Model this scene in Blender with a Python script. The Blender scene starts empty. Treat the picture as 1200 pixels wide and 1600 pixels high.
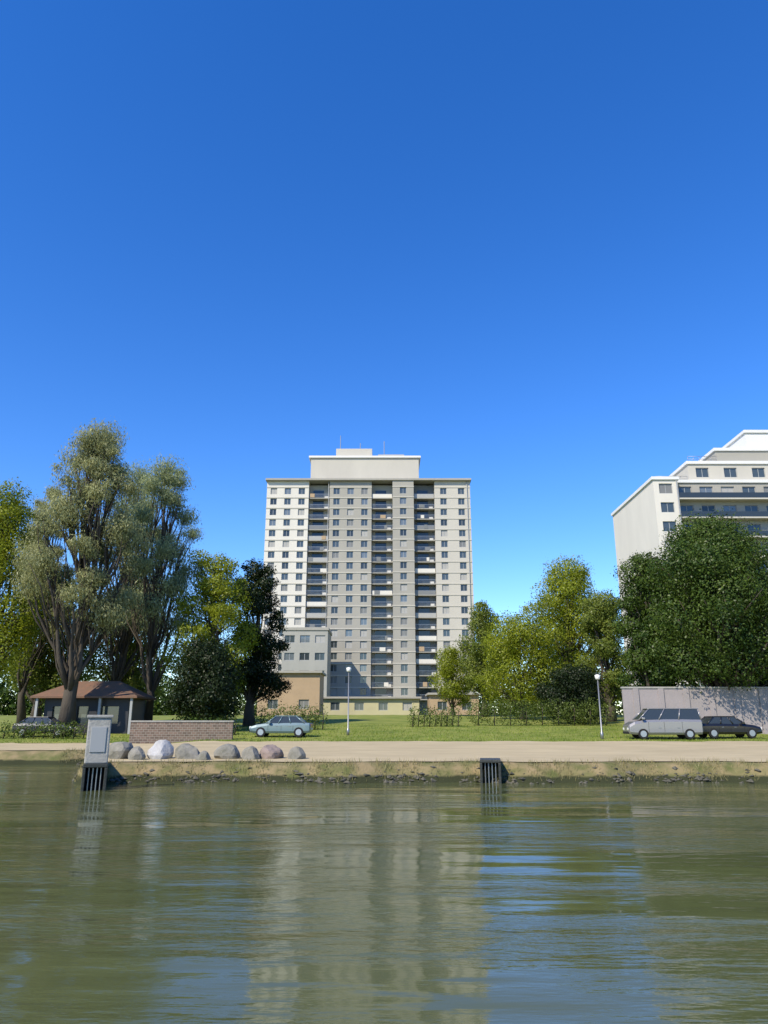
import bpy, math, random
import numpy as np
from mathutils import Vector
R = math.radians
random.seed(7); rng = np.random.default_rng(7)
SC = bpy.context.scene; COL = SC.collection
# ------------------------------------------------------------------ camera, sky, sun, exposure
PITCH = 15.93; CAMZ = 2.2; FPX = 1156.0
cam = bpy.data.cameras.new('camera'); cam.sensor_fit = 'VERTICAL'; cam.sensor_height = 36; cam.lens = 26
cam.clip_end = 6000; cam.clip_start = 0.1
camo = bpy.data.objects.new('camera', cam); COL.objects.link(camo)
camo.location = (0, 0, CAMZ); camo.rotation_euler = (R(90+PITCH), 0, 0); SC.camera = camo
SUN_EL, SUN_ROT = 42, 220
w = bpy.data.worlds.new('World'); SC.world = w; w.use_nodes = True
nt = w.node_tree; bg = nt.nodes['Background']
sky = nt.nodes.new('ShaderNodeTexSky'); sky.sky_type = 'NISHITA'; sky.sun_disc = False
sky.sun_elevation = R(SUN_EL); sky.sun_rotation = R(SUN_ROT)
sky.air_density = 1.0; sky.dust_density = 0.0; sky.ozone_density = 4.0; sky.altitude = 300
hs = nt.nodes.new('ShaderNodeHueSaturation'); hs.inputs['Saturation'].default_value = 1.30; hs.inputs['Hue'].default_value = .513; hs.inputs['Value'].default_value = 1.17
nt.links.new(sky.outputs[0], hs.inputs['Color']); nt.links.new(hs.outputs[0], bg.inputs['Color'])
bg.inputs['Strength'].default_value = 0.15
sd = bpy.data.lights.new('sun', 'SUN'); sd.energy = 4.6; sd.angle = R(0.5); sd.color = (1, .90, .72)
so = bpy.data.objects.new('sun', sd); COL.objects.link(so)
az = R(SUN_ROT)
sdir = Vector((math.sin(az)*math.cos(R(SUN_EL)), math.cos(az)*math.cos(R(SUN_EL)), math.sin(R(SUN_EL))))
so.rotation_euler = (-sdir).to_track_quat('-Z', 'Y').to_euler()
SC.view_settings.view_transform = 'Standard'; SC.view_settings.look = 'None'
SC.view_settings.exposure = 0.5; SC.view_settings.gamma = 1
SC.cycles.max_bounces = 6; SC.cycles.transparent_max_bounces = 6

_c, _s = math.cos(R(PITCH)), math.sin(R(PITCH))
def at(px, py, Y):
    """world point seen at pixel (of 1200x1600) at distance Y: used to survey where things stand"""
    u = (px-600)/FPX; v = (800-py)/FPX
    dy = _c - v*_s; dz = _s + v*_c
    return Vector((u/dy*Y, Y, dz/dy*Y + CAMZ))

# ------------------------------------------------------------------ helpers
def tag(o, label=None, cat=None, group=None, kind=None):
    if label: o['label'] = label
    if cat: o['category'] = cat
    if group: o['group'] = group
    if kind: o['kind'] = kind
    return o
def empty(name, loc, label, cat, group=None, rz=0):
    o = bpy.data.objects.new(name, None); COL.objects.link(o)
    o.location = loc; o.rotation_euler.z = rz
    return tag(o, label, cat, group)
class MB:
    def __init__(s): s.v = []; s.f = []; s.sm = []
    def add(s, vs, fs, smooth=False):
        n = len(s.v); s.v += [tuple(p) for p in vs]; s.f += [tuple(i+n for i in f) for f in fs]; s.sm += [smooth]*len(fs); return s
    def box(s, x0, x1, y0, y1, z0, z1):
        vs = [(x0,y0,z0),(x1,y0,z0),(x1,y1,z0),(x0,y1,z0),(x0,y0,z1),(x1,y0,z1),(x1,y1,z1),(x0,y1,z1)]
        return s.add(vs, [(3,2,1,0),(4,5,6,7),(0,1,5,4),(1,2,6,5),(2,3,7,6),(3,0,4,7)])
    def tube(s, pts, rads, n=8, cap=True, smooth=True):
        pts = [Vector(p) for p in pts]; rings = []
        for i, p in enumerate(pts):
            a = pts[max(i-1, 0)]; b = pts[min(i+1, len(pts)-1)]; d = (b-a).normalized()
            t = Vector((1,0,0)) if abs(d.x) < .8 else Vector((0,1,0))
            e1 = d.cross(t).normalized(); e2 = d.cross(e1)
            rings.append([p + (e1*math.cos(2*math.pi*k/n) + e2*math.sin(2*math.pi*k/n))*rads[i] for k in range(n)])
        vs = [q for r in rings for q in r]; fs = []
        for i in range(len(pts)-1):
            for k in range(n):
                fs.append((i*n+k, i*n+(k+1)%n, (i+1)*n+(k+1)%n, (i+1)*n+k))
        if cap: fs.append(tuple(range(n-1, -1, -1))); fs.append(tuple((len(pts)-1)*n+k for k in range(n)))
        return s.add(vs, fs, smooth)
    def cyl(s, c, r, axis, h, n=16):
        c = Vector(c); a = Vector(axis)*h/2
        return s.tube([c-a, c+a], [r, r], n, smooth=False)
    def loft(s, rings, cap=True, smooth=True):
        n = len(rings[0]); vs = [q for r in rings for q in r]; fs = []
        for i in range(len(rings)-1):
            for k in range(n): fs.append((i*n+k, i*n+(k+1)%n, (i+1)*n+(k+1)%n, (i+1)*n+k))
        if cap: fs.append(tuple(range(n-1, -1, -1))); fs.append(tuple((len(rings)-1)*n+k for k in range(n)))
        return s.add(vs, fs, smooth)
    def build(s, name, mat, parent=None, bevel=0):
        me = bpy.data.meshes.new(name); me.from_pydata(s.v, [], s.f); me.polygons.foreach_set('use_smooth', s.sm)
        me.materials.append(mat); me.update()
        o = bpy.data.objects.new(name, me); COL.objects.link(o)
        if parent: o.parent = parent
        if bevel:
            m = o.modifiers.new('bevel', 'BEVEL'); m.width = bevel; m.segments = 2; m.limit_method = 'ANGLE'; m.angle_limit = R(50)
        return o
def kids(o): return [c for c in bpy.data.objects if c.parent == o]
def copy_tree(o, parent=None):
    c = o.copy(); COL.objects.link(c); c.parent = parent
    for k in kids(o): copy_tree(k, c)
    return c

def mat(name, base, rough=.8, var=None, scale=1.0, vamt=.5, bump=0, bscale=None, spec=.3, metal=0, coat=0, stretch=(1,1,1), extra=None):
    m = bpy.data.materials.new(name); m.use_nodes = True; t = m.node_tree; b = t.nodes['Principled BSDF']
    b.inputs['Base Color'].default_value = (*base, 1); b.inputs['Roughness'].default_value = rough
    b.inputs['Specular IOR Level'].default_value = spec; b.inputs['Metallic'].default_value = metal
    if coat: b.inputs['Coat Weight'].default_value = coat
    tc = t.nodes.new('ShaderNodeTexCoord'); mp = t.nodes.new('ShaderNodeMapping'); mp.inputs['Scale'].default_value = stretch
    t.links.new(tc.outputs['Object'], mp.inputs[0])
    if var:
        n = t.nodes.new('ShaderNodeTexNoise'); n.inputs['Scale'].default_value = scale; n.inputs['Detail'].default_value = 8; n.inputs['Roughness'].default_value = .65
        t.links.new(mp.outputs[0], n.inputs['Vector'])
        rp = t.nodes.new('ShaderNodeValToRGB'); rp.color_ramp.elements[0].position = .5-vamt/2; rp.color_ramp.elements[1].position = .5+vamt/2
        rp.color_ramp.elements[0].color = (*base, 1); rp.color_ramp.elements[1].color = (*var, 1)
        t.links.new(n.outputs[0], rp.inputs[0]); t.links.new(rp.outputs[0], b.inputs['Base Color'])
    if bump:
        n2 = t.nodes.new('ShaderNodeTexNoise'); n2.inputs['Scale'].default_value = bscale or scale*4; n2.inputs['Detail'].default_value = 6
        bp = t.nodes.new('ShaderNodeBump'); bp.inputs['Strength'].default_value = bump; bp.inputs['Distance'].default_value = .05
        t.links.new(mp.outputs[0], n2.inputs['Vector']); t.links.new(n2.outputs[0], bp.inputs['Height']); t.links.new(bp.outputs[0], b.inputs['Normal'])
    return m
def leafmat(name, c1, c2, trans=.35, scale=.35):
    m = bpy.data.materials.new(name); m.use_nodes = True; t = m.node_tree; t.nodes.remove(t.nodes['Principled BSDF'])
    out = t.nodes['Material Output']
    g = t.nodes.new('ShaderNodeNewGeometry'); tc = t.nodes.new('ShaderNodeTexCoord')
    n = t.nodes.new('ShaderNodeTexNoise'); n.inputs['Scale'].default_value = scale; n.inputs['Detail'].default_value = 3
    t.links.new(tc.outputs['Object'], n.inputs['Vector'])
    ad = t.nodes.new('ShaderNodeMath'); ad.operation = 'MULTIPLY_ADD'; ad.inputs[1].default_value = .45
    t.links.new(g.outputs['Random Per Island'], ad.inputs[0]); 
    sb = t.nodes.new('ShaderNodeMath'); sb.operation = 'SUBTRACT'; sb.inputs[1].default_value = .22
    t.links.new(n.outputs[0], sb.inputs[0]); t.links.new(sb.outputs[0], ad.inputs[2])
    rp = t.nodes.new('ShaderNodeValToRGB'); e = rp.color_ramp.elements; e[0].position = .2; e[1].position = .8
    e[0].color = (*c1, 1); e[1].color = (*c2, 1); t.links.new(ad.outputs[0], rp.inputs[0])
    d = t.nodes.new('ShaderNodeBsdfDiffuse'); tr = t.nodes.new('ShaderNodeBsdfTranslucent'); gl = t.nodes.new('ShaderNodeBsdfGlossy'); gl.inputs['Roughness'].default_value = .45
    t.links.new(rp.outputs[0], d.inputs[0]); t.links.new(rp.outputs[0], tr.inputs[0])
    mx = t.nodes.new('ShaderNodeMixShader'); mx.inputs[0].default_value = trans
    t.links.new(d.outputs[0], mx.inputs[1]); t.links.new(tr.outputs[0], mx.inputs[2])
    m2 = t.nodes.new('ShaderNodeMixShader'); m2.inputs[0].default_value = .02
    t.links.new(mx.outputs[0], m2.inputs[1]); t.links.new(gl.outputs[0], m2.inputs[2]); t.links.new(m2.outputs[0], out.inputs[0])
    return m

M = {}
M['wall_light'] = mat('pale_render', (.50,.475,.41), .85, (.39,.37,.325), .12, .6, .15, 3, stretch=(1,1,.35))
M['wall_mid'] = mat('grey_render', (.35,.335,.29), .85, (.265,.255,.225), .12, .6, .15, 3, stretch=(1,1,.35))
M['wall_dark'] = mat('dark_grey_render', (.34,.335,.30), .8, (.27,.27,.245), .3, .6)
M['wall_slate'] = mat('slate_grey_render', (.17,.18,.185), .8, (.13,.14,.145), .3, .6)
M['cream'] = mat('cream_render', (.56,.50,.38), .85, (.46,.42,.31), .3, .6)
M['wall_sunlit'] = mat('sunlit_render_tone', (.64,.61,.54), .85, (.50,.48,.43), .12, .6, .15, 3, stretch=(1,1,.35))  # paler copy of the render: sunlight on left-hand faces put into the colour
M['white'] = mat('white_paint', (.66,.66,.64), .7, (.60,.60,.58), .4, .6)
M['tan'] = mat('tan_render', (.40,.29,.18), .85, (.31,.23,.15), .5, .6, .2, 4)
M['podium'] = mat('pale_yellow_render', (.46,.43,.26), .85, (.38,.35,.22), .4, .6)
M['glass'] = mat('window_glass', (.05,.065,.07), .08, spec=.8)
M['blind'] = mat('pale_blind', (.34,.33,.30), .35, spec=.5)
M['curtain'] = mat('dull_curtain', (.17,.17,.16), .3, spec=.5)
M['sky_glass'] = mat('light_glass', (.12,.14,.15), .06, spec=1)
M['glass2'] = mat('tinted_glass', (.03,.038,.042), .12, spec=.6)
M['frame'] = mat('window_frame_paint', (.30,.31,.31), .5)
M['concrete'] = mat('concrete', (.38,.37,.34), .9, (.25,.245,.22), 2.5, .5, .4, 12)
M['wet'] = mat('wet_dark_concrete', (.025,.027,.024), .4, (.045,.047,.04), 3, .5, .4, 12)
M['metal'] = mat('grey_metal', (.25,.26,.27), .4, metal=.7)
M['roof_red'] = mat('terracotta_roof', (.19,.10,.065), .9, (.12,.085,.06), 1.5, .5, .5, 9)
M['brick'] = mat('brown_brick', (.16,.115,.09), .9, (.105,.08,.065), 3, .5, .4, 14)
def brickmat(m, c1, c2, mo):
    t = m.node_tree; b = t.nodes['Principled BSDF']; tc = t.nodes.new('ShaderNodeTexCoord'); mp = t.nodes.new('ShaderNodeMapping'); mp.inputs['Rotation'].default_value = (R(90), 0, 0)
    br = t.nodes.new('ShaderNodeTexBrick'); br.inputs['Color1'].default_value = (*c1,1); br.inputs['Color2'].default_value = (*c2,1); br.inputs['Mortar'].default_value = (*mo,1); br.inputs['Scale'].default_value = 1.6; br.inputs['Mortar Size'].default_value = .018
    t.links.new(tc.outputs['Object'], mp.inputs[0]); t.links.new(mp.outputs[0], br.inputs['Vector']); t.links.new(br.outputs[0], b.inputs['Base Color'])
brickmat(M['brick'], (.17,.12,.095), (.10,.075,.06), (.26,.24,.20))
M['dark'] = mat('dark_blue_grey_paint', (.028,.030,.036), .5)  # one even dark blue-grey for the pavilion walls
M['rock'] = mat('grey_rock', (.27,.255,.225), .9, (.10,.10,.075), 1.6, .5, .8, 5)
M['wetrock'] = mat('muddy_stone', (.12,.11,.085), .7, (.05,.05,.035), 1.6, .5, .8, 5)
M['rock2'] = mat('pale_rock', (.46,.455,.45), .9, (.27,.265,.25), 1.6, .5, .8, 5)
M['bark'] = mat('bark', (.09,.075,.058), .95, (.05,.042,.033), 3, .5, .8, 10, stretch=(1,1,.25))
M['bark_pale'] = mat('pale_bark', (.17,.15,.125), .95, (.09,.08,.07), 3, .5, .8, 10, stretch=(1,1,.25))
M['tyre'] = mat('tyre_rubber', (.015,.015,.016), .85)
M['rim'] = mat('alloy_rim', (.45,.46,.48), .35, metal=.8)
M['lamp'] = mat('lamp_lens', (.7,.7,.7), .1, spec=.8)
M['tail'] = mat('tail_lens', (.35,.02,.02), .15, spec=.8)
L = {
 'yellow': leafmat('yellow_green_leaves', (.11,.15,.006), (.36,.40,.03), .5),
 'ymid': leafmat('olive_green_leaves', (.08,.12,.014), (.23,.27,.045), .45),
 'mid': leafmat('mid_green_leaves', (.05,.085,.014), (.14,.18,.035)),
 'dark': leafmat('dark_green_leaves', (.013,.038,.006), (.075,.115,.016), .2),
 'deep': leafmat('deep_green_shade_leaves', (.006,.013,.003), (.020,.034,.008), .12),  # deep green, darkened further so low shadow is part of the leaf colour
 'olive': leafmat('grey_green_needles', (.20,.215,.09), (.42,.43,.20), .5),
 'olive2': leafmat('blue_green_needles', (.20,.24,.12), (.40,.45,.22), .5),
}

# ------------------------------------------------------------------ terrain, water, path
def bank_line(x):           # distance of the water's edge from the viewer's shore
    t = min(max((x+15.5)/4.0, 0), 1); t = t*t*(3-2*t)
    return 43*(1-t) + 30*t + .25*math.sin(x*.7) + .15*math.sin(x*1.9+1)
def hgt(x, y):
    b = bank_line(x); d = y - b
    n = .05*math.sin(x*1.3+y*.7) + .03*math.sin(x*3.1-y*2.3)
    if d < 0: return max(-1.2, d*.9)
    if d < 1.0: return .70*math.sin(d*math.pi/2) + n*.6*d
    z = .70 + (d-1)*.018
    if y < 53: return z + n*.12
    if y > 52: z += (y-52)*.022 if y < 130 else 78*.022
    return min(z, 3.3) + n*.25
def smoothgrid(xs, ys, fz, name, m):
    X, Y = np.meshgrid(xs, ys); Z = np.vectorize(fz)(X, Y)
    v = np.stack([X, Y, Z], -1).reshape(-1, 3); nx = len(xs); ny = len(ys)
    i = np.arange(nx*ny).reshape(ny, nx)
    f = np.stack([i[:-1,:-1], i[:-1,1:], i[1:,1:], i[1:,:-1]], -1).reshape(-1, 4)
    me = bpy.data.meshes.new(name); me.from_pydata(v.tolist(), [], f.tolist()); me.materials.append(m)
    me.polygons.foreach_set('use_smooth', [True]*len(f))
    o = bpy.data.objects.new(name, me); COL.objects.link(o); return o
M['lawn'] = mat('lawn', (.075,.14,.022), .95, (.15,.20,.055), .25, .5, .6, 12)
M['earth'] = mat('earth_bank', (.19,.155,.085), .95, (.115,.115,.05), 1.1, .5, .8, 9)
# ground: lawn that turns to bare earth on the bank face
def ground_mat():
    m = mat('ground', (.10,.15,.014), .95, (.25,.255,.055), .35, .35, .6, 12); t = m.node_tree; b = t.nodes['Principled BSDF']
    lawn_out = b.inputs['Base Color'].links[0].from_socket
    tc = t.nodes.new('ShaderNodeTexCoord'); sp = t.nodes.new('ShaderNodeSeparateXYZ'); t.links.new(tc.outputs['Object'], sp.inputs[0])
    n = t.nodes.new('ShaderNodeTexNoise'); n.inputs['Scale'].default_value = 1.3; n.inputs['Detail'].default_value = 8; t.links.new(tc.outputs['Object'], n.inputs['Vector'])
    e = t.nodes.new('ShaderNodeValToRGB'); e.color_ramp.elements[0].position = .35; e.color_ramp.elements[1].position = .65
    e.color_ramp.elements[0].color = (.24,.185,.095,1); e.color_ramp.elements[1].color = (.09,.10,.03,1); t.links.new(n.outputs[0], e.inputs[0])
    mz = t.nodes.new('ShaderNodeMath'); mz.operation = 'MULTIPLY_ADD'; mz.inputs[1].default_value = .12; t.links.new(n.outputs[0], mz.inputs[0]); t.links.new(sp.outputs['Z'], mz.inputs[2])
    st = t.nodes.new('ShaderNodeMapRange'); st.inputs['From Min'].default_value = .92; st.inputs['From Max'].default_value = .98; t.links.new(mz.outputs[0], st.inputs['Value'])
    mx = t.nodes.new('ShaderNodeMix'); mx.data_type = 'RGBA'
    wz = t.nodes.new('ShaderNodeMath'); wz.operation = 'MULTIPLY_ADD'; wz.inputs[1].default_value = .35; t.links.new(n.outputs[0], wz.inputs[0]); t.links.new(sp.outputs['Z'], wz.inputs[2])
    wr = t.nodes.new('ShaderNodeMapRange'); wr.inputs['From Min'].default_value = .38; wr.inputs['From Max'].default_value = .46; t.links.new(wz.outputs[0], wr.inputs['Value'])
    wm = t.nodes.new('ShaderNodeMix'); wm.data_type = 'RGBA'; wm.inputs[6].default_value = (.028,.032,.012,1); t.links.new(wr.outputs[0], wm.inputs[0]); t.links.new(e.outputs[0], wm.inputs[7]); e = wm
    t.links.new(st.outputs[0], mx.inputs[0]); t.links.new(e.outputs[2], mx.inputs[6]); t.links.new(lawn_out, mx.inputs[7]); t.links.new(mx.outputs[2], b.inputs['Base Color'])
    return m
xs = np.concatenate([np.linspace(-3000,-90,12), np.linspace(-80,-34,24), np.linspace(-32,32,161), np.linspace(34,80,24), np.linspace(90,3000,12)])
ys = np.concatenate([[-400,-100,0,20], np.linspace(24,48,97), np.linspace(49,140,60), np.linspace(150,400,12), np.linspace(600,4000,8)])
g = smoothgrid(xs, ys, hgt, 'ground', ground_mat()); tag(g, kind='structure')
# promenade: sandy path following the bank
pv = []; pf = []
M['sand'] = mat('sandy_paving', (.49,.405,.245), .9, (.33,.27,.16), .45, .55, .5, 14, stretch=(.6,1.3,1))
pxs = np.linspace(-60, 60, 241); rows = np.linspace(0, 1, 9)
for x in pxs:
    b = bank_line(x)
    for r in rows:
        y = b + 1.05 + r*((50.0 if b < 40 else 52.5)-(b+1.05)+.35*math.sin(x*.9)+.2*math.sin(x*2.7+1)+.12*math.sin(x*7.3)); pv.append((x, y, hgt(x, y)+.03))
for i in range(len(pxs)-1):
    for j in range(8): a = i*9+j; pf.append((a, a+9, a+10, a+1))
tag(MB().add(pv, pf, True).build('path', M['sand']), kind='structure')

def water_mat():
    m = bpy.data.materials.new('pond_water'); m.use_nodes = True; t = m.node_tree; b = t.nodes['Principled BSDF']
    b.inputs['Base Color'].default_value = (.085,.095,.032,1); b.inputs['Roughness'].default_value = .06; b.inputs['IOR'].default_value = 1.34
    tc = t.nodes.new('ShaderNodeTexCoord'); mp = t.nodes.new('ShaderNodeMapping'); mp.inputs['Scale'].default_value = (.42,1.6,1); mp.inputs['Rotation'].default_value = (0,0,.12); t.links.new(tc.outputs['Object'], mp.inputs[0])
    mw = t.nodes.new('ShaderNodeMapping'); mw.inputs['Scale'].default_value = (.045,.26,1); mw.inputs['Rotation'].default_value = (0,0,.08); t.links.new(tc.outputs['Object'], mw.inputs[0])
    wn = t.nodes.new('ShaderNodeTexNoise'); wn.inputs['Scale'].default_value = 1.6; wn.inputs['Detail'].default_value = 5; t.links.new(mw.outputs[0], wn.inputs['Vector'])
    wr = t.nodes.new('ShaderNodeMapRange'); wr.inputs['From Min'].default_value = .42; wr.inputs['From Max'].default_value = .57; wr.inputs['To Min'].default_value = .15; wr.inputs['To Max'].default_value = 1.0; t.links.new(wn.outputs[0], wr.inputs['Value'])
    prev = None
    for sc, dist, st in ((.30,.13,.8),(1.3,.055,.8),(4.0,.020,.8),(13,.006,.8)):
        n = t.nodes.new('ShaderNodeTexNoise'); n.inputs['Scale'].default_value = sc; n.inputs['Detail'].default_value = 3
        t.links.new(mp.outputs[0], n.inputs['Vector'])
        bp = t.nodes.new('ShaderNodeBump'); bp.inputs['Strength'].default_value = st; bp.inputs['Distance'].default_value = dist
        if sc > .5: t.links.new(wr.outputs[0], bp.inputs['Strength'])
        t.links.new(n.outputs[0], bp.inputs['Height'])
        if prev: t.links.new(prev.outputs[0], bp.inputs['Normal'])
        prev = bp
    t.links.new(prev.outputs[0], b.inputs['Normal'])
    n = t.nodes.new('ShaderNodeTexNoise'); n.inputs['Scale'].default_value = .12; n.inputs['Detail'].default_value = 4; t.links.new(tc.outputs['Object'], n.inputs['Vector'])
    rp = t.nodes.new('ShaderNodeValToRGB'); rp.color_ramp.elements[0].color = (.066,.078,.026,1); rp.color_ramp.elements[1].color = (.092,.104,.046,1)
    t.links.new(n.outputs[0], rp.inputs[0]); t.links.new(rp.outputs[0], b.inputs['Base Color'])
    return m
tag(MB().add([(-90,-60,0),(90,-60,0),(90,60,0),(-90,60,0)], [(0,1,2,3)]).build('water', water_mat()), kind='structure')

# ------------------------------------------------------------------ foliage
def leaves(name, centers, radii, count, size, m, parent, shell=.55, droop=0, aspect=1.6, fine=1.0):
    """many small leaf-clump faces spread through lobes; every leaf is its own island"""
    count = int(count*fine*fine); size = size/fine
    centers = np.array(centers); radii = np.array(radii); k = len(radii)
    wgt = radii.prod(1)**(2/3)*(.6+.8*np.random.default_rng(k).random(k)); idx = rng.choice(k, count, p=wgt/wgt.sum())
    d = rng.normal(size=(count,3)); d /= np.linalg.norm(d, axis=1, keepdims=True)
    rr = shell + (1-shell)*rng.random(count)**.7
    lump = 1 + .16*np.sin(d[:,0]*7+idx) * np.cos(d[:,2]*6+idx*2) + .10*np.sin(d[:,1]*13+idx*3)
    P = centers[idx] + d*radii[idx]*(rr*lump)[:,None]
    P += rng.normal(size=(count,3))*size*.6
    nrm = d + rng.normal(size=(count,3))*.5; nrm /= np.linalg.norm(nrm, axis=1, keepdims=True)
    up = rng.normal(size=(count,3)); up[:,2] -= droop*3
    a = up - nrm*(up*nrm).sum(1, keepdims=True); a /= np.linalg.norm(a, axis=1, keepdims=True)
    b = np.cross(nrm, a); s = size*(.45+.95*rng.random(count)**1.5)[:,None]
    if droop: P = P + a*0
    V = np.stack([P-b*s*.12, P+a*s*.45-b*s*.5/aspect, P+a*s, P+a*s*.5+b*s*.5/aspect], 1).reshape(-1,3)
    me = bpy.data.meshes.new(name); me.vertices.add(len(V)); me.vertices.foreach_set('co', V.astype('f').ravel())
    me.loops.add(count*4); me.loops.foreach_set('vertex_index', np.arange(count*4, dtype='i'))
    me.polygons.add(count); me.polygons.foreach_set('loop_start', np.arange(0, count*4, 4, dtype='i')); me.polygons.foreach_set('loop_total', np.full(count, 4, dtype='i'))
    me.materials.append(m); me.update(); me.validate()
    o = bpy.data.objects.new(name, me); COL.objects.link(o)
    if parent: o.parent = parent
    return o
def wander(p, q, n, amt):
    p = Vector(p); q = Vector(q); L_ = (q-p).length
    return [p.lerp(q, i/n) + (Vector((random.uniform(-1,1), random.uniform(-1,1), random.uniform(-.5,.5)))*amt*L_ if 0 < i < n else Vector()) for i in range(n+1)]
def tree(name, x, y, H, W, m, label, cat='tree', group=None, cb=.28, lobes=14, count=9000, size=.55, bark='bark', seed=0, sparse=False, shell=.5, tr=.028, D=None):
    """trunk and limbs that reach every lobe of the crown"""
    global rng
    random.seed(seed); rng = np.random.default_rng(seed)
    z0 = hgt(x, y)-.15; root = empty(name, (x, y, z0), label, cat, group)
    D = D or W; C = []; Rd = []
    for i in range(lobes):
        f = (i+.5)/lobes; zz = cb + (1-cb)*(.12+.80*f)
        prof = math.sin(math.pi*min(1, (f*.80+.22)))**.7
        a = i*2.399 + random.uniform(-.4,.4); rad = prof*random.uniform(.35,.75) if f < .93 else .08
        r = W/2*(.34 if sparse else .44)*random.uniform(.6,1.2)*(14/max(14,lobes))**.33
        cx = math.cos(a)*rad*(W/2-r*.5); cy = math.sin(a)*rad*(D/2-r*.5)
        hz = r*random.uniform(.7,1.0)
        C.append((cx, cy, min(zz*H, H-hz*.9))); Rd.append((r, r*(D/W), hz))
    for i in range(int(lobes*1.3)):
        k = random.randrange(lobes); d = Vector((random.gauss(0,1), random.gauss(0,1), random.gauss(.3,.8))).normalized(); q = random.uniform(.85,1.12); f = random.uniform(.22,.42)
        c = [C[k][j]+d[j]*Rd[k][j]*q for j in range(3)]
        if c[2]+Rd[k][0]*f < H: C.append(tuple(c)); Rd.append((Rd[k][0]*f*1.3, Rd[k][1]*f*1.3, Rd[k][2]*f))
    t = MB(); r0 = H*tr
    top = Vector((random.uniform(-.04,.04)*H, random.uniform(-.03,.03)*H, H*.82))
    tp = wander((0,0,0), top, 7, .012); t.tube(tp, [r0*(1.45 if i == 0 else 1.05-i*.135) for i in range(8)], 10)
    for i, c in enumerate(C):
        k = min(6, max(1, int((c[2]/H-.22)*7))); s = tp[k]
        lp = wander(s, c, 4, .05); thin = 1 if i < lobes else .35; t.tube(lp, [r0*(.5-.09*k*.6)*q*thin for q in (1,.8,.55,.38,.2)], 6)
        if i >= lobes: continue
        for _ in range(3 if sparse else 2):
            e = Vector(c)+Vector((random.uniform(-1,1)*Rd[i][0], random.uniform(-1,1)*Rd[i][1], random.uniform(-.4,.9)*Rd[i][2]))*.8
            t.tube(wander(lp[2], e, 3, .06), [r0*.2, r0*.14, r0*.09, r0*.03], 5)
    t.build('trunk', M[bark], root)
    leaves('crown', C, Rd, count, size, m, root, shell=shell, droop=1 if sparse else 0, aspect=3.2 if sparse else 1.7, fine=1.6)
    return root

def px_tree(name, pxc, pytop, wpx, Y, m, label, **k):
    p = at(pxc, pytop, Y); H = p.z - hgt(p.x, Y)+.1; dep = Y*_c + (p.z*.6)*_s
    return tree(name, p.x, Y, H, wpx/FPX*dep, m, label, **k)

# far-left and left
px_tree('feathery_tree', 158, 652, 235, 62, L['olive'], 'tall airy grey-green tree with dark trunk rising highest at left', cb=.26, lobes=30, count=34000, size=.42, seed=11, sparse=True, shell=.05, tr=.020, bark='bark')
px_tree('feathery_tree', 265, 704, 190, 70, L['olive2'], 'airy bluish green tree just right of the tallest tree', cb=.26, lobes=24, count=22000, size=.42, seed=12, sparse=True, shell=.05, tr=.013)
px_tree('feathery_tree', 222, 706, 210, 78, L['olive2'], 'airy blue-green tree filling the gap behind the two tallest airy trees', cb=.24, lobes=28, count=20000, size=.42, seed=20, sparse=True, shell=.05, tr=.013)
px_tree('feathery_tree', 85, 738, 120, 76, L['olive'], 'airy grey-green tree just left of the tallest tree', cb=.26, lobes=20, count=16000, size=.42, seed=19, sparse=True, shell=.05, tr=.013)
px_tree('leafy_tree', 8, 752, 215, 66, L['yellow'], 'yellow-green tree cut by the left edge of the picture', cb=.2, lobes=22, count=22000, size=.36, seed=13)
px_tree('leafy_tree', 85, 880, 170, 80, L['ymid'], 'rounded olive tree behind the trunk of the tallest tree', cb=.12, lobes=18, count=16000, size=.42, seed=14)
px_tree('leafy_tree', 342, 858, 165, 70, L['yellow'], 'bright yellow-green tree in front of the dark trees left of the tower', cb=.12, lobes=20, count=17000, size=.33, seed=15)
px_tree('leafy_tree', 215, 880, 170, 84, L['ymid'], 'mid-green tree between the olive tree and the bright green tree', cb=.1, lobes=18, count=15000, size=.42, seed=16)
px_tree('dark_tree', 402, 868, 115, 76, L['deep'], 'very dark green tree at the lower left corner of the tower', cb=.1, lobes=16, count=17000, size=.38, seed=17)
px_tree('dark_tree', 325, 1000, 140, 64, L['deep'], 'low dark bushy tree under the bright yellow-green tree', cb=.04, lobes=14, count=14000, size=.33, seed=18)
# right of the tower
px_tree('leafy_tree', 885, 872, 175, 95, L['yellow'], 'yellow-green tree with highest crown between tower and right building', cb=.15, lobes=22, count=20000, size=.42, seed=21)
px_tree('leafy_tree', 752, 940, 100, 100, L['ymid'], 'green tree standing against the right edge of the tower', cb=.12, lobes=16, count=13000, size=.42, seed=22)
px_tree('leafy_tree', 810, 958, 175, 90, L['yellow'], 'low yellow-green tree in the gap right of the tower', cb=.05, lobes=20, count=18000, size=.38, seed=23)
px_tree('leafy_tree', 705, 1010, 75, 104, L['yellow'], 'small yellow-green tree at the foot of the tower', cb=.1, lobes=11, count=7000, size=.36, seed=24)
px_tree('leafy_tree', 940, 925, 110, 84, L['ymid'], 'mid-green tree between the highest yellow-green tree and the dark trees', cb=.1, lobes=16, count=14000, size=.4, seed=28)
px_tree('broad_dark_tree', 1105, 808, 345, 62, L['dark'], 'broad dense dark green tree in front of the right building', cb=.16, lobes=60, count=70000, size=.34, seed=25, tr=.035)
px_tree('broad_dark_tree', 1000, 850, 130, 64, L['dark'], 'smaller dark green tree at left shoulder of the broad dark tree', cb=.1, lobes=20, count=18000, size=.34, seed=26)
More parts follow.
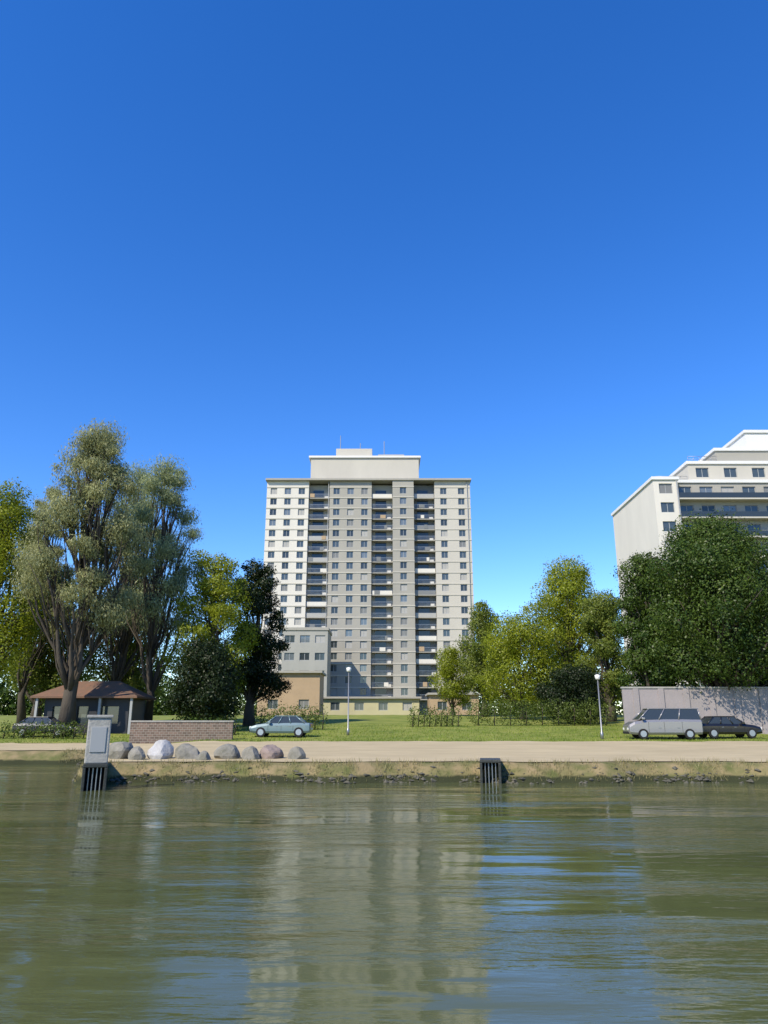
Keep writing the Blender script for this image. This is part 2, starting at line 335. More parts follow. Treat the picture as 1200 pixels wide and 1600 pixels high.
px_tree('dark_tree', 890, 1040, 120, 78, L['deep'], 'low dark green bushy tree below the tallest yellow-green tree', cb=.03, lobes=12, count=12000, size=.34, seed=27)
px_tree('dark_tree', 1175, 975, 150, 65, L['deep'], 'bushy tree darkened as shade under the broad dark tree at the right edge', cb=.2, lobes=14, count=16000, size=.32, seed=29)  # near-black leaves stand in for shade beneath the broad crown
# a far belt of trees beyond, too mixed to count
def belt(x0, x1, y, h, m, n, seed):
    global rng
    rng = np.random.default_rng(seed); random.seed(seed); C = []; Rd = []
    for i in range(n):
        x = x0+(x1-x0)*(i+random.random())/n; hh = h*random.uniform(.6,1); r = hh*.55
        C.append((x, y+random.uniform(-5,5), hgt(x,y)+hh-r)); Rd.append((r,r,r)); C.append((x+random.uniform(-2,2), y-2, hgt(x,y)+hh*.3)); Rd.append((r,r,r*.9)); C.append((x, y+3, hgt(x,y)+.8)); Rd.append((r,r,r*.6))
    o = leaves('far_wood', C, Rd, n*1500, .8, m, None); return o
tag(belt(-70, 60, 225, 14, L['mid'], 26, 33), 'distant green wood behind the tower', 'wood', kind='stuff')
tag(belt(-150, -32, 150, 13, L['dark'], 30, 31), 'distant dark wood behind the trees at left', 'wood', kind='stuff')
tag(belt(24, 140, 150, 11, L['mid'], 22, 32), 'distant green wood behind the trees at right', 'wood', kind='stuff')

# ------------------------------------------------------------------ buildings
def win_proto(wd, ht, parent, m_glass=None, name='window', ac=False):
    f = MB(); t = .09
    f.box(-wd/2, wd/2, -.05, .06, 0, t).box(-wd/2, wd/2, -.05, .06, ht-t, ht).box(-wd/2, -wd/2+t, -.05, .06, t, ht-t).box(wd/2-t, wd/2, -.05, .06, t, ht-t)
    f.box(-t/2, t/2, -.03, .06, t, ht-t)
    f.box(-wd/2-.12, wd/2+.12, -.18, .06, -.12, -.002)
    o = f.build(name, M['frame'], parent)
    MB().box(-wd/2+t, wd/2-t, .0, .03, t, ht-t).build('pane', m_glass or M['glass'], o)
    return o
def place_windows(specs, parent, wd, ht, cap=100, name='window'):
    """specs: (x, y, z); beyond the cap the rest is one part"""
    proto = win_proto(wd, ht, parent, name=name); pk = kids(proto)[0]
    pv = [v.co.copy() for v in proto.data.vertices]; pfa = [tuple(p.vertices) for p in proto.data.polygons]
    VAR = [pk.data]*4
    for mk in ('blind', 'curtain', 'glass2', 'sky_glass'):
        md = pk.data.copy(); md.materials[0] = M[mk]; VAR.append(md)
    gv = [v.co.copy() for v in pk.data.vertices]; gfa = [tuple(p.vertices) for p in pk.data.polygons]
    for i, s in enumerate(specs[:cap]):
        if i == 0: proto.location = s; continue
        c = proto.copy(); COL.objects.link(c); c.location = s; q = pk.copy(); q.data = random.choice(VAR); COL.objects.link(q); q.parent = c
    rest = specs[cap:]
    if rest:
        a = MB(); b = MB(); ks = []
        for s in rest:
            S = Vector(s); a.add([v+S for v in pv], pfa); b.add([v+S for v in gv], gfa); ks += [random.choice([0,0,0,0,1,2,3,4])]*len(gfa)
        o = a.build('windows_in_bulk', M['frame'], parent); o['kind'] = 'stuff'
        o2 = b.build('panes_in_bulk', M['glass'], parent); o2['kind'] = 'stuff'
        for mk in ('blind', 'curtain', 'glass2', 'sky_glass'): o2.data.materials.append(M[mk])
        o2.data.polygons.foreach_set('material_index', ks)

def wall_with_holes(mb, x0, x1, y, z0, z1, holes, depth=.35):
    """front wall (facing -y) with real openings; holes on a grid: xs list of (a,b), zs list of (a,b)"""
    hx, hz = holes; X = [x0]+[q for a in hx for q in a]+[x1]; Z = [z0]+[q for a in hz for q in a]+[z1]
    for i in range(len(X)-1):
        for j in range(len(Z)-1):
            a, b, c, d = X[i], X[i+1], Z[j], Z[j+1]
            if i % 2 and j % 2:
                mb.add([(a,y,c),(b,y,c),(b,y,d),(a,y,d),(a,y+depth,c),(b,y+depth,c),(b,y+depth,d),(a,y+depth,d)],
                       [(0,4,5,1),(1,5,6,2),(2,6,7,3),(3,7,4,0)])
            else: mb.add([(a,y,c),(b,y,c),(b,y,d),(a,y,d)], [(0,1,2,3)])
def tower():
    Y = 165; p0 = at(411, 900, Y); zt = at(578, 752, Y).z; base = 3.0
    wdt = (740-411)/FPX*(Y*_c+30*_s); X0 = p0.x
    root = empty('apartment_tower', (X0, Y, base), 'tall pale grey apartment tower with dark recessed columns at centre', 'building')
    H = zt-base; N = 19; fh = (H-1.6-4)/N; U = wdt/9.7
    z00 = 4.0
    bays = [(0, 2.0, 0, 'wall_sunlit', 3), (3.0, 5.0, .0, 'wall_mid', 3), (6.0, 7.0, -.6, 'wall_mid', 1), (8.0, 9.7, 0, 'wall_light', 2)]  # leftmost bay gets the paler tone, its lit look painted in
    specs = []
    zs = [(z00+k*fh+.95, z00+k*fh+.95+1.5) for k in range(N)]
    for (a, b, dy, mk, nw) in bays:
        mb = MB(); xa, xb = a*U, b*U; hw = 1.5; hx = []
        for i in range(nw):
            c = xa + (xb-xa)*(i+.5)/nw; hx.append((c-hw/2, c+hw/2))
        wall_with_holes(mb, xa, xb, dy, 0, H, (hx, zs))
        mb.add([(xa,dy,0),(xa,16,0),(xa,16,H),(xa,dy,H)], [(0,3,2,1)]); mb.add([(xb,dy,0),(xb,16,0),(xb,16,H),(xb,dy,H)], [(0,1,2,3)])
        mb.add([(xa,dy,H),(xb,dy,H),(xb,16,H),(xa,16,H)], [(0,1,2,3)])
        mb.build('wall', M[mk], root)
        for (za, zb) in zs:
            for (c, d) in hx: specs.append(((c+d)/2, dy+.22, za))
    # backing so the inside is closed, and end returns
    MB().box(.1, 9.6*U, 15.5, 18, 0, H-.01).build('rear_wall', M['wall_mid'], root)
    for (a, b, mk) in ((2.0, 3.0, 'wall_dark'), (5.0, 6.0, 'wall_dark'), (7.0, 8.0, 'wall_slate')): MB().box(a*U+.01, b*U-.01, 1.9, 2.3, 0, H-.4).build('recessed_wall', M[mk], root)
    # rooftop
    MB().box(-.3, 9.7*U+.3, -.9, 16.5, H+.003, H+.5).build('parapet', M['wall_mid'], root, .05)
    z1 = at(560, 718, Y+4).z - base
    ph = MB().box(2.0*U, 7.3*U, 3, 13, H+.5, z1).build('penthouse', M['wall_light'], root, .05)
    MB().box(1.9*U, 7.4*U, 2.6, 13.4, z1, z1+.5).build('roof', M['white'], ph, .03)
    MB().box(3.2*U, 5.0*U, 5, 10, z1+.5, z1+3.2).build('lift_housing', M['wall_light'], ph, .05)
    an = MB()
    for xx, hh in ((3.4, 6.5), (4.4, 4.5), (5.6, 5.0)): MB().cyl((xx*U, 6, z1+.5+hh/2), .09, (0,0,1), hh, 8).build('antenna', M['metal'], ph)
    MB().box(5.3*U, 6.6*U, 5, 9, z1+.5, z1+1.7).build('air_unit', M['frame'], ph, .05)
    # floor bands
    for (a, b, dy, mk, nw) in bays:
        fb = MB()
        for k in range(0, N+1): fb.box(a*U-.06, b*U+.06, dy-.10, dy+.05, z00+k*fh+.003, z00+k*fh+.22)
        fb.build('floor_band', M['wall_light'], root)
    for a in (2.95, 9.55): MB().tube([(a*U, -.2, .5), (a*U, -.2, H-.1)], [.07,.07], 6).build('drainpipe', M['frame'], root)
    # balconies in the recesses
    slab = None
    for ci, (a, b) in enumerate(((2.0,3.0),(5.0,6.0),(7.0,8.0))):
        for k in range(N):
            z = z00+k*fh; cx = (a+b)/2*U
            if slab is None:
                hw = U/2-.06
                slab = MB().box(-hw, hw, .35, 1.88, 0, .2).build('balcony', M['wall_mid'], root)
                rl = MB().box(-hw, hw, .4, .46, 1.1, 1.18)
                n = 18
                for i in range(n): xx = -hw+.1+(2*hw-.2)*i/(n-1); rl.box(xx-.03, xx+.03, .41, .45, .2, 1.1)
                rl.build('railing', M['metal'], slab)
                MB().box(-hw*.65, hw*.4, 1.8, 1.87, .22, 2.4).build('glass_door', M['glass2'], slab)
                MB().box(hw*.5, hw*.85, 1.3, 1.7, .22, .85).build('air_unit', M['white'], slab)
                slab.location = (cx, 0, z)
            else:
                c = slab.copy(); COL.objects.link(c); c.location = (cx, 0, z)
                for q in SLK: r = q.copy(); COL.objects.link(r); r.parent = c
                if random.random() < .3:
                    hh = random.uniform(.7, 1.0); xx = random.uniform(-hw+.2, hw-1.6)
                    MB().box(xx, xx+random.uniform(.6,1.4), .30, .385, .3, .3+hh).build('towel', M[random.choice(['tan','wall_sunlit','curtain','wall_slate','roof_red'])], c)
                if random.random() < .25:
                    MB().box(-hw+.1, hw-.1, .36, .40, .21, 1.09).build('screen', M[random.choice(['blind','curtain','wall_sunlit'])], c)
            if k == 0 and ci == 0: SLK = kids(slab)
    random.seed(3)
    specs.sort(key=lambda s: (s[2], s[0])); specs = specs[::-1]
    place_windows(specs, root, 1.5, 1.5)
    # entrance
    MB().box(3.2*U, 6.8*U, -4, -.2, 2.9, 3.5).build('entrance_canopy', M['white'], root, .05)
    for i in range(4): MB().cyl((3.4*U+i*1.06*U, -3.6, 1.45), .22, (0,0,1), 2.9, 12).build('column', M['white'], root)
    return root
tower()

def low_block():
    a = at(441, 1000, 150); z = at(441, 985, 150).z; b = at(512, 1000, 150); base = 2.8
    r = empty('low_grey_block', (a.x, 150, base), 'low dark grey block in front of the left corner of the tower', 'building')
    W = b.x-a.x; H = z-base; mb = MB(); n = 5; fh = H/n
    hx = [(W*(i+.5)/3-1.0, W*(i+.5)/3+1.0) for i in range(3)]; zs = [(k*fh+1.0, k*fh+2.5) for k in range(n)]
    wall_with_holes(mb, 0, W, 0, 0, H, (hx, zs)); mb.add([(0,0,0),(0,10,0),(0,10,H),(0,0,H)], [(0,3,2,1)]); mb.add([(W,0,0),(W,10,0),(W,10,H),(W,0,H)], [(0,1,2,3)])
    mb.add([(0,0,H),(W,0,H),(W,10,H),(0,10,H)], [(0,1,2,3)]); mb.build('wall', M['wall_dark'], r)
    MB().box(-.2, W+.2, -.2, 10.2, H+.003, H+.6).build('parapet', M['wall_mid'], r, .04)
    place_windows([((c+d)/2, .2, za) for za, _ in zs for c, d in hx], r, 2.0, 1.5)
low_block()

def annex(px0, px1, ptop, Y, m, label, roof=None):
    a = at(px0, ptop, Y); b = at(px1, ptop, Y); base = hgt(a.x, Y)-.2; W = b.x-a.x; H = a.z-base
    r = empty('low_building', (a.x, Y, base), label, 'building'); nb = max(2, int(W/4)); mb = MB()
    hx = [(W*(i+.5)/nb-.8, W*(i+.5)/nb+.8) for i in range(nb)]; nf = max(1, int(H/3.4)); zs = [(k*3.3+1.2, k*3.3+2.6) for k in range(nf)]
    wall_with_holes(mb, 0, W, 0, 0, H, (hx, zs)); mb.add([(0,0,0),(0,8,0),(0,8,H),(0,0,H)], [(0,3,2,1)]); mb.add([(W,0,0),(W,8,0),(W,8,H),(W,0,H)], [(0,1,2,3)]); mb.build('wall', m, r)
    MB().box(-.4, W+.4, -.6, 8.4, H+.003, H+.35).build('roof', roof or M['wall_mid'], r, .04)
    place_windows([((c+d)/2, .2, za) for za, _ in zs for c, d in hx], r, 1.6, 1.4)
annex(404, 500, 1052, 118, M['tan'], 'low tan building in front of the grey block left of the tower')
annex(505, 655, 1092, 132, M['podium'], 'low pale yellow building at the foot of the tower')
annex(672, 748, 1086, 128, M['tan'], 'small brown building at the foot of the tower right side')

def right_building():
    Y = 115; base = 3.0; P = lambda px, py: at(px, py, Y)
    x0 = P(1020, 750).x; z1 = P(1030, 750).z; z2 = P(1090, 716).z; z3 = P(1140, 690).z; x2 = P(1086, 720).x; x3 = P(1136, 695).x; x4 = P(1190, 680).x
    r = empty('terraced_building', (x0, Y, base), 'large white and grey building stepping up to the right edge', 'building')
    XR = 50; fh = 3.2
    def block(xa, xb, y0, za, zb, nw, mk):
        mb = MB(); N = int((zb-za)/fh+.01); zs = [(zb-(k+1)*fh+.9, zb-(k+1)*fh+2.6) for k in range(N)][::-1]
        hx = [(xa+(xb-xa)*(i+.5)/nw-1.1, xa+(xb-xa)*(i+.5)/nw+1.1) for i in range(nw)]
        wall_with_holes(mb, xa, xb, y0, za, zb, (hx, zs)); mb.add([(xa,y0,za),(xa,22,za),(xa,22,zb),(xa,y0,zb)], [(0,3,2,1)]); mb.add([(xb,y0,za),(xb,22,za),(xb,22,zb),(xb,y0,zb)], [(0,1,2,3)])
        mb.add([(xa,y0,zb),(xb,y0,zb),(xb,22,zb),(xa,22,zb)], [(0,1,2,3)]); mb.build('wall', M[mk], r)
        MB().box(xa-.25, xb+.25, y0-.25, 22.2, zb+.003, zb+.55).build('parapet', M['white'], r, .04)
        return [((c+d)/2, y0+.22, z) for z, _ in zs for c, d in hx]
    H1, H2, H3 = z1-base, z2-base, z3-base; a2, a3, a4 = x2-x0, x3-x0, x4-x0
    sp = block(0, 4.0, 0, 0, H1, 1, 'wall_sunlit'); sp2 = block(4.0, XR, 1.6, 0, H1-.01, 13, 'wall_mid')  # corner block paler, sunlight on its side wall put into the colour
    sp3 = block(a2, XR, 3.0, H1+.55, H2, 9, 'wall_light'); sp4 = block(a3, XR, 4.5, H2+.55, H3, 7, 'wall_mid')
    block(a4, XR, 5.2, H3+.55, H3+3.6, 4, 'white')
    fb = MB()
    for k in range(int(H1/fh)):
        fb.box(4.06, XR, .2, 1.6, H1-(k+1)*fh, H1-(k+1)*fh+.25)
    fb.build('balcony', M['wall_light'], r)
    rl = MB()
    for k in range(int(H1/fh)): rl.box(4.06, XR, .2, .28, H1-(k+1)*fh+.26, H1-(k+1)*fh+1.15)
    rl.build('railing', M['glass2'], r)
    for k, (xa, yy, zz) in enumerate(((a2-7, 4.5, H1), (a3-6.5, 5.6, H2))):
        rr = MB(); x1_ = xa+ (7 if k == 0 else 6.5) - .4; xa += 1.2
        for q in (0, .5, 1): rr.tube([(xa, .35+yy*.55, zz+.6+q), (x1_, .35+yy*.55, zz+.6+q)], [.035]*2, 5)
        for q in range(6): xx = xa+(x1_-xa)*q/5; rr.tube([(xx, .35+yy*.55, zz+.5), (xx, .35+yy*.55, zz+1.62)], [.035]*2, 5)
        rr.build('roof_railing', M['metal'], r)
    MB().box(1.2, 3.0, 9, 11, H1+.56, H1+1.9).build('air_unit', M['frame'], r, .05)
    MB().tube([(3.75, -.12, 0), (3.75, -.12, H1-.1)], [.08,.08], 6).build('drainpipe', M['frame'], r)
    al = sp3+sp4+sp2[::-1]+sp; place_windows(al, r, 2.2, 1.7)
right_building()

# ------------------------------------------------------------------ park pavilion, wall, outfalls
def pavilion():
    p = at(125, 1120, 64); q0 = at(55, 1090, 64); q1 = at(210, 1090, 64); ze = at(120, 1088, 64).z; zr = at(120, 1062, 64).z
    base = hgt(p.x, 64)-.05; W = q1.x-q0.x; D = 5; H = ze-base; HR = zr-base
    r = empty('park_pavilion', (q0.x, 64, base), 'small park pavilion with terracotta hipped roof under the trees at left', 'building')
    w_ = MB(); wall_with_holes(w_, .6, W-.6, .6, 0, H, ([(1.3,2.6),(3.4,4.4),(5.4,6.9)], [(.9, 2.3)]))
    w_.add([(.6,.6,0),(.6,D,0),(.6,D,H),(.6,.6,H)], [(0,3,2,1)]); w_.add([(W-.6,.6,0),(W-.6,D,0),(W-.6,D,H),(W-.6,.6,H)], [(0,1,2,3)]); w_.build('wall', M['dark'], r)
    for a, b in ((1.3,2.6),(3.4,4.4),(5.4,6.9)): MB().box(a, b, .8, .84, .9, 2.3).build('window', M['glass'], r)
    MB().add([(-.3,-.3,H),(W+.3,-.3,H),(W+.3,D+.3,H),(-.3,D+.3,H),(2.2,D/2,HR),(W-2.2,D/2,HR),(-.3,-.3,H-.15),(W+.3,-.3,H-.15),(W+.3,D+.3,H-.15),(-.3,D+.3,H-.15)],
             [(0,1,5,4),(1,2,5),(2,3,4,5),(3,0,4),(6,7,1,0),(7,8,2,1),(8,9,3,2),(9,6,0,3),(9,8,7,6)]).build('roof', M['roof_red'], r)
    for i in range(4): MB().box(.1+i*(W-.4)/3, .3+i*(W-.4)/3, -.1, .1, 0, H-.15).build('post', M['frame'], r)
pavilion()
def brick_wall():
    a = at(172, 1150, 49); b = at(345, 1150, 49); zt = at(250, 1128, 49).z; mb = MB(); W = b.x-a.x; base = hgt(a.x, 49)-.1
    r = empty('low_wall', (a.x, 52.7, base), 'low brown brick wall behind the boulders at left', 'wall')
    mb.box(0, W, 0, .3, 0, zt-base); mb.build('brickwork', M['brick'], r, .02)
    MB().box(-.05, W+.05, -.05, .35, zt-base+.003, zt-base+.09).build('coping', M['concrete'], r, .01)
brick_wall()
def boundary_wall():
    a = at(975, 1100, 60); b = at(1330, 1100, 60); base = hgt(a.x, 60)-.1; zt = at(1080, 1076, 60).z; r = empty('boundary_wall', (a.x, 60, base), 'pale pinkish grey boundary wall behind the silver van', 'wall')
    W = b.x-a.x; MB().box(0, W, 0, .3, 0, zt-base).build('rendered_wall', M['pinkwall'], r, .02); MB().box(-.06, W+.06, -.07, .37, zt-base+.003, zt-base+.14).build('coping', M['concrete'], r, .02)
    n = 9
    for i in range(n): x = W*(i+.5)/n; MB().box(x-.22, x+.22, -.1, -.003, 0, zt-base+.004-.01).build('pier', M['pinkwall'], r, .01)
M['pinkwall'] = mat('pinkish_grey_render', (.33,.29,.29), .9, (.24,.22,.215), .6, .6, .3, 5)
boundary_wall()
def outfall(px, big, label):
    Y = bank_line(at(px, 1200, 30).x); x = at(px, 1200, Y).x
    if big: Y -= 2.6; x = at(px, 1200, Y).x
    dp = 3.8 if big else 1.2
    r = empty('outfall', (x, Y-.25, 0), label, 'drain outlet', 'drain outlets in the bank', rz=math.atan2(-x, Y))
    hw = .30; s = MB(); h = .74
    s.box(-hw-.1, -hw, -.25, dp, -.6, h).box(hw, hw+.1, -.25, dp, -.6, h).box(-hw-.1, hw+.1, -.25, dp, h+.002, h+.12)
    s.build('headwall', M['wet'], r, .02)
    MB().box(-hw, hw, .75, 1.1, -.6, h).build('culvert_dark_fill', M['tyre'], r)  # black block painting the darkness inside the culvert
    g_ = MB()
    for i in range(4): g_.cyl((-hw+.1+i*(2*hw-.2)/3, -.1, .1), .022, (0,0,1), 1.3, 6)
    g_.build('grille', M['metal'], r)
    if big:
        top = at(px, 1122, Y).z
        MB().box(-.38, .38, -.15, .65, h+.125, top).build('pillar', M['concrete'], r, .04)
        MB().box(-.43, .43, -.20, .70, top+.002, top+.1).build('cap', M['concrete'], r, .02)
        MB().box(-.25, .25, -.18, -.148, h+.5, top-.3).build('hatch', M['frame'], r, .01)
outfall(153, True, 'dark drain outlet topped by a pale concrete pillar at left')
outfall(765, False, 'dark drain outlet in the bank without any pillar')

# boulders along the left part of the bank
def boulder(x, y, z, sx, sy, sz, m, seed, label):
    import bmesh
    rs = np.random.default_rng(seed); bm = bmesh.new(); bmesh.ops.create_icosphere(bm, subdivisions=3, radius=1)
    cuts = rs.normal(size=(9,3)); cuts /= np.linalg.norm(cuts, axis=1, keepdims=True); ds = .62+.3*rs.random(9)
    for v in bm.verts:
        p = np.array(v.co)
        for c, d in zip(cuts, ds):
            k = p@c
            if k > d: p = p-(k-d)*c*.92
        p *= 1+.03*math.sin(p[0]*9+seed)+.02*math.sin(p[1]*17)
        v.co = (p[0]*sx, p[1]*sy, p[2]*sz)
    me = bpy.data.meshes.new('boulder'); bm.to_mesh(me); bm.free(); me.materials.append(m)
    o = bpy.data.objects.new('boulder', me); COL.objects.link(o); o.location = (x, y, z); o.rotation_euler.z = rs.random()*6
    tag(o, label, 'boulder', 'boulders along the left bank')
bd = [(188,.95,.62,'rock','brown-grey boulder right beside the concrete pillar',.2),(214,.6,.42,'rock','small grey boulder left of the palest boulder',-.3),
      (252,.85,.62,'rock2','palest, nearly white boulder on the bank',.3),(296,1.05,.52,'rock','broad grey boulder right of the palest boulder',.6),
      (318,.5,.30,'rock','small flat grey boulder in the middle of the boulder row',-.5),(356,.85,.48,'rock','grey boulder in front of the right end of the brick wall',.4),
      (392,.6,.42,'rock','dark grey boulder left of the pinkish one',-.1),(424,.78,.48,'pink','pinkish grey boulder near the right end of the row',.5),(464,.62,.40,'rock','last grey boulder at the right end of the row',.1)]
M['pink'] = mat('pinkish_rock', (.29,.225,.20), .9, (.16,.13,.11), 1.6, .5, .8, 5)
for i, (px, s, h, mk, lb, oy) in enumerate(bd):
    Y = 32.6+oy
    p = at(px, 1180, Y); boulder(p.x, Y, hgt(p.x, Y)+h*.30, s*.72, s*.6, h, M[mk], i+40, lb)

# ------------------------------------------------------------------ vehicles
def car(x, y, rz, paint, label, van=False, scale=1.0):
    z = hgt(x, y)+.02
    r = empty('parked_van' if van else 'parked_car', (x, y, z), label, 'van' if van else 'car', 'vehicles parked beyond the lawn', rz)
    L2 = 2.5 if van else 2.2; hw = .95 if van else .86
    # lower body: sections along x (front +x)
    if van: prof = [(-2.5,.45,1.25),(-2.42,.3,1.3),(-1.2,.28,1.32),(0,.28,1.32),(1.2,.28,1.28),(2.05,.28,1.15),(2.42,.32,.95),(2.5,.5,.85)]
    else: prof = [(-2.2,.5,.9),(-2.12,.3,.98),(-1.2,.26,1.0),(0,.26,.98),(.9,.26,.97),(1.7,.26,.86),(2.08,.3,.74),(2.2,.45,.62)]
    def ring(px_, zb, zt, w0, w1): 
        return [(px_,-w0*.9,zb),(px_,-w0,zb+.15),(px_,-w0,zt-.18),(px_,-w1,zt),(px_,w1,zt),(px_,w0,zt-.18),(px_,w0,zb+.15),(px_,w0*.9,zb)]
    body = MB(); body.loft([ring(a, b, c, hw*(.86 if i in (0, len(prof)-1) else 1), hw*(.74 if i in (0, len(prof)-1) else .88)) for i, (a, b, c) in enumerate(prof)], smooth=False)
    bo = body.build('body', paint, r, .03)
    # greenhouse
    if van: g0, g1, t0, t1, zt, zb = -2.42, 1.75, -2.3, 1.0, 1.98, 1.28
    else: g0, g1, t0, t1, zt, zb = -1.75, 1.0, -1.15, .35, 1.42, .95
    w0, w1 = hw*.9, hw*.72
    gh = MB(); gh.add([(g0,-w0,zb),(g1,-w0,zb),(g1,w0,zb),(g0,w0,zb),(t0,-w1,zt),(t1,-w1,zt),(t1,w1,zt),(t0,w1,zt)], [(0,1,5,4),(1,2,6,5),(2,3,7,6),(3,0,4,7),(4,5,6,7)])
    gh.build('window_band', M['glass2'], r, .02)
    MB().box(t0-.06, t1+.06, -w1-.02, w1+.02, zt+.003, zt+.06).build('roof', paint, r, .025)
    pl = MB()
    for f in (0, .36, .68, 1):
        for s in (-1, 1):
            xb, xt = g0+(g1-g0)*f, t0+(t1-t0)*f
            pl.tube([(xb, s*(w0+.012), zb), (xt, s*(w1+.012), zt)], [.045,.04], 6)
    pl.build('pillar', paint, r)
    wr = .34
    for sx in (-1, 1):
        for sy in (-1, 1):
            xx = sx*(L2*.62)
            t = MB().cyl((xx, sy*(hw-.08), wr), wr, (0,1,0), .22, 24).build('wheel', M['tyre'], r, .02)
            MB().cyl((xx, sy*(hw+.035), wr), wr*.62, (0,1,0), .02, 16).build('rim', M['rim'], t)
    for sy in (-1, 1):
        MB().box(L2-.12, L2+.02, sy*hw*.62-.16, sy*hw*.62+.16, .58, .74).build('headlight', M['lamp'], r, .02)
        MB().box(-L2-.02, -L2+.1, sy*hw*.62-.14, sy*hw*.62+.14, .68, .9).build('tail_light', M['tail'], r, .02)
        MB().box(g1-.35, g1-.15, sy*(hw+.1)-.09, sy*(hw+.1)+.09, zb, zb+.15).build('wing_mirror', paint, r, .03)
    for sy in (-1, 1):
        sm = MB()
        for xx in ((-.95,-.1,.85) if not van else (-1.1,.1,1.15)): sm.box(xx-.008, xx+.008, sy*(hw+.003)-.004, sy*(hw+.003)+.004, .45, prof[3][2]-.19)
        sm.build('door_seam', M['tyre'], r)
        for xx in ((-.75,.15) if not van else (-.9,.35)): MB().box(xx-.02, xx+.14, sy*(hw+.012)-.012, sy*(hw+.012)+.012, .72, .755).build('door_handle', M['metal'], r)
    MB().box(-L2-.02, -L2+.0, -.26, .26, .5, .62).build('number_plate', M['white'], r)
    MB().box(L2-.04, L2+.03, -hw*.8, hw*.8, .33, .48).build('bumper', M['tyre'], r, .02)
    r.scale = (scale,)*3
    return r
def paint(name, c, metal=.2): return mat(name, c, .3, metal=metal, coat=.6, spec=.5)
P_ = {'silver': paint('silver_paint', (.25,.245,.25), .4), 'black': paint('black_paint', (.012,.012,.014)), 'blue': paint('grey_blue_paint', (.13,.19,.21)), 'navy': paint('navy_paint', (.02,.025,.04)), 'maroon': paint('dusty_red_paint', (.25,.10,.09)), 'grey': paint('grey_paint', (.14,.14,.15))}
def pcar(px, Y, rz, k, label, **kw): x = at(px, 1140, Y).x; car(x, Y, R(rz), P_[k], label, **kw)
pcar(1035, 53.6, 176, 'silver', 'silver van parked under the broad dark tree', van=True)
pcar(1135, 54.2, 4, 'black', 'black car parked right of the silver van')
pcar(440, 56, 178, 'blue', 'grey-blue car parked on the lawn edge left of the tower')
pcar(70, 60, 2, 'navy', 'dark navy car parked in front of the pavilion')

# ------------------------------------------------------------------ hedges, lamp posts, grass
def hedge(px0, px1, Y, h, m, label, seed, n=9):
    global rng
    rng = np.random.default_rng(seed); a = at(px0, 1130, Y).x; b = at(px1, 1130, Y).x
    r = empty('hedge', ((a+b)/2, Y, hgt(a, Y)), label, 'hedge'); W = b-a
    C = [(-W/2+W*(i+.5)/n, 0, h*.5) for i in range(n)]; Rd = [(W/n*.8, .8, h*.55)]*n
    leaves('foliage', C, Rd, int(W*h*260), .16, m, r, shell=.6)
    for c in C: MB().tube([(c[0],0,-.1),(c[0]+.1,0,h*.7)], [.06,.03], 5).build('stem', M['bark'], r)
hedge(400, 510, 66, 2.0, L['mid'], 'olive hedge behind the grey-blue car', 61)
hedge(0, 140, 58.0, 1.2, L['mid'], 'low hedge at the left edge behind the path', 62)
hedge(640, 720, 72, 1.8, L['mid'], 'low hedge before the small brown building', 63)
hedge(735, 960, 74, 2.4, L['mid'], 'long green hedge between tower and silver van', 64)
hedge(280, 372, 58, 1.6, L['dark'], 'dark green hedge under the low dark tree', 65)
def lamp(px, Y, ptop, label):
    p = at(px, ptop, Y); b = hgt(p.x, Y)-.05; H = p.z-b
    r = empty('street_lamp', (p.x, Y, b), label, 'street lamp', 'park lamps')
    MB().tube([(0,0,0),(0,0,.5),(0,0,.55),(0,0,H)], [.11,.11,.06,.045], 10).build('pole', M['metal'], r)
    MB().tube([(0,0,H),(0,0,H+.05),(0,0,H+.3),(0,0,H+.36)], [.10,.16,.2,.05], 12).build('lantern', M['white'], r)
lamp(934, 53.2, 1062, 'thin grey park lamp left of the silver van')
lamp(545, 58, 1050, 'thin grey park lamp in front of the tower')

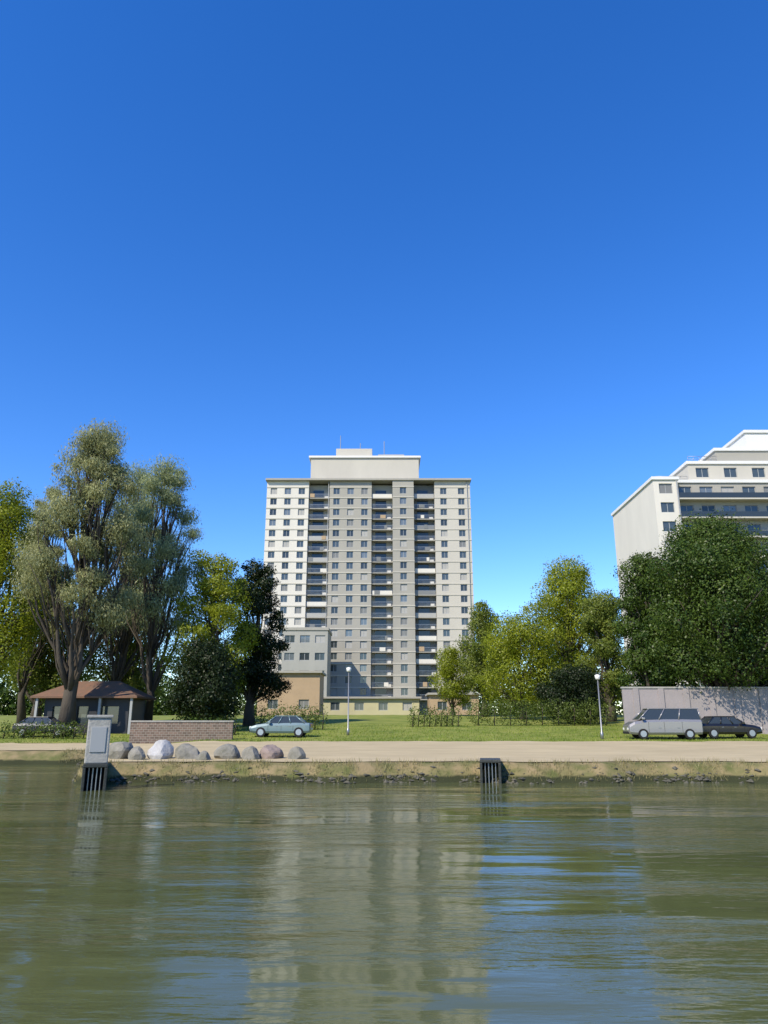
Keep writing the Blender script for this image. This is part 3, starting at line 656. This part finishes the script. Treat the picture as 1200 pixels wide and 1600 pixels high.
def grass(name, n, fx, hmin, hmax, m, label, seed, w=.02):
    rs = np.random.default_rng(seed); pts = fx(rs, n); n = len(pts)
    a = rs.random(n)*6.28; h = hmin+(hmax-hmin)*rs.random(n)
    base = np.array([(p[0], p[1], hgt(p[0], p[1])-.02) for p in pts]); dx = np.stack([np.cos(a), np.sin(a), np.zeros(n)], 1)*w
    tip = base+np.stack([rs.normal(size=n)*.3*h, rs.normal(size=n)*.3*h, h], 1)
    V = np.stack([base-dx, base+dx, tip], 1).reshape(-1,3)
    me = bpy.data.meshes.new(name); me.from_pydata(V.tolist(), [], np.arange(3*n).reshape(-1,3).tolist()); me.materials.append(m)
    o = bpy.data.objects.new(name, me); COL.objects.link(o); tag(o, label, 'grass', kind='stuff')
def lawn_pts(rs, n): 
    x = rs.uniform(-34, 36, n); y = 50.5+rs.random(n)**1.5*26; k = y > np.where(x < -13, 53.0, 50.3); return np.stack([x[k], y[k]], 1)
def bank_pts(rs, n):
    x = rs.uniform(-18, 19, n); c = np.sin(x*2.1)+np.sin(x*5.3+2)+rs.normal(size=n)*.8; x = x[c > -.2]
    d = rs.random(len(x)); return [(a, bank_line(a)+.05+1.05*b) for a, b in zip(x, d)]
L['dry'] = leafmat('dry_grass_blades', (.16,.15,.06), (.30,.26,.12), .2); L['lawn'] = leafmat('lawn_blades', (.09,.15,.012), (.24,.30,.04), .3)
grass('lawn_grass', 26000, lawn_pts, .06, .16, L['lawn'], 'short green grass of the lawn beyond the sandy path', 71, .03)
grass('bank_grass', 9000, bank_pts, .06, .26, L['dry'], 'dry tufts of grass on the earth bank above the water', 72, .012)

# pebbles and broken stone where the bank meets the water
def pebbles():
    rs = np.random.default_rng(81); mb = MB()
    for i in range(1500):
        x = rs.uniform(-17, 19); 
        if math.sin(x*1.7)+math.sin(x*4.1+1)+rs.normal()*.7 < -.2: continue
        y = bank_line(x)+abs(rs.normal())*.22-.06; z = hgt(x, y); r_ = .02+.10*rs.random()**2.5
        d = rs.normal(size=(6,3))*.2; q = [(1,0,0),(-1,0,0),(0,1,0),(0,-1,0),(0,0,.7),(0,0,-.7)]
        mb.add([(x+(a+d[k][0])*r_*1.3, y+(b+d[k][1])*r_, z+(c+d[k][2])*r_) for k, (a,b,c) in enumerate(q)], [(0,2,4),(2,1,4),(1,3,4),(3,0,4),(2,0,5),(1,2,5),(3,1,5),(0,3,5)])
    tag(mb.build('pebbles', M['wetrock']), 'small stones and pebbles strewn along the waterline', 'pebbles', kind='stuff')
pebbles()
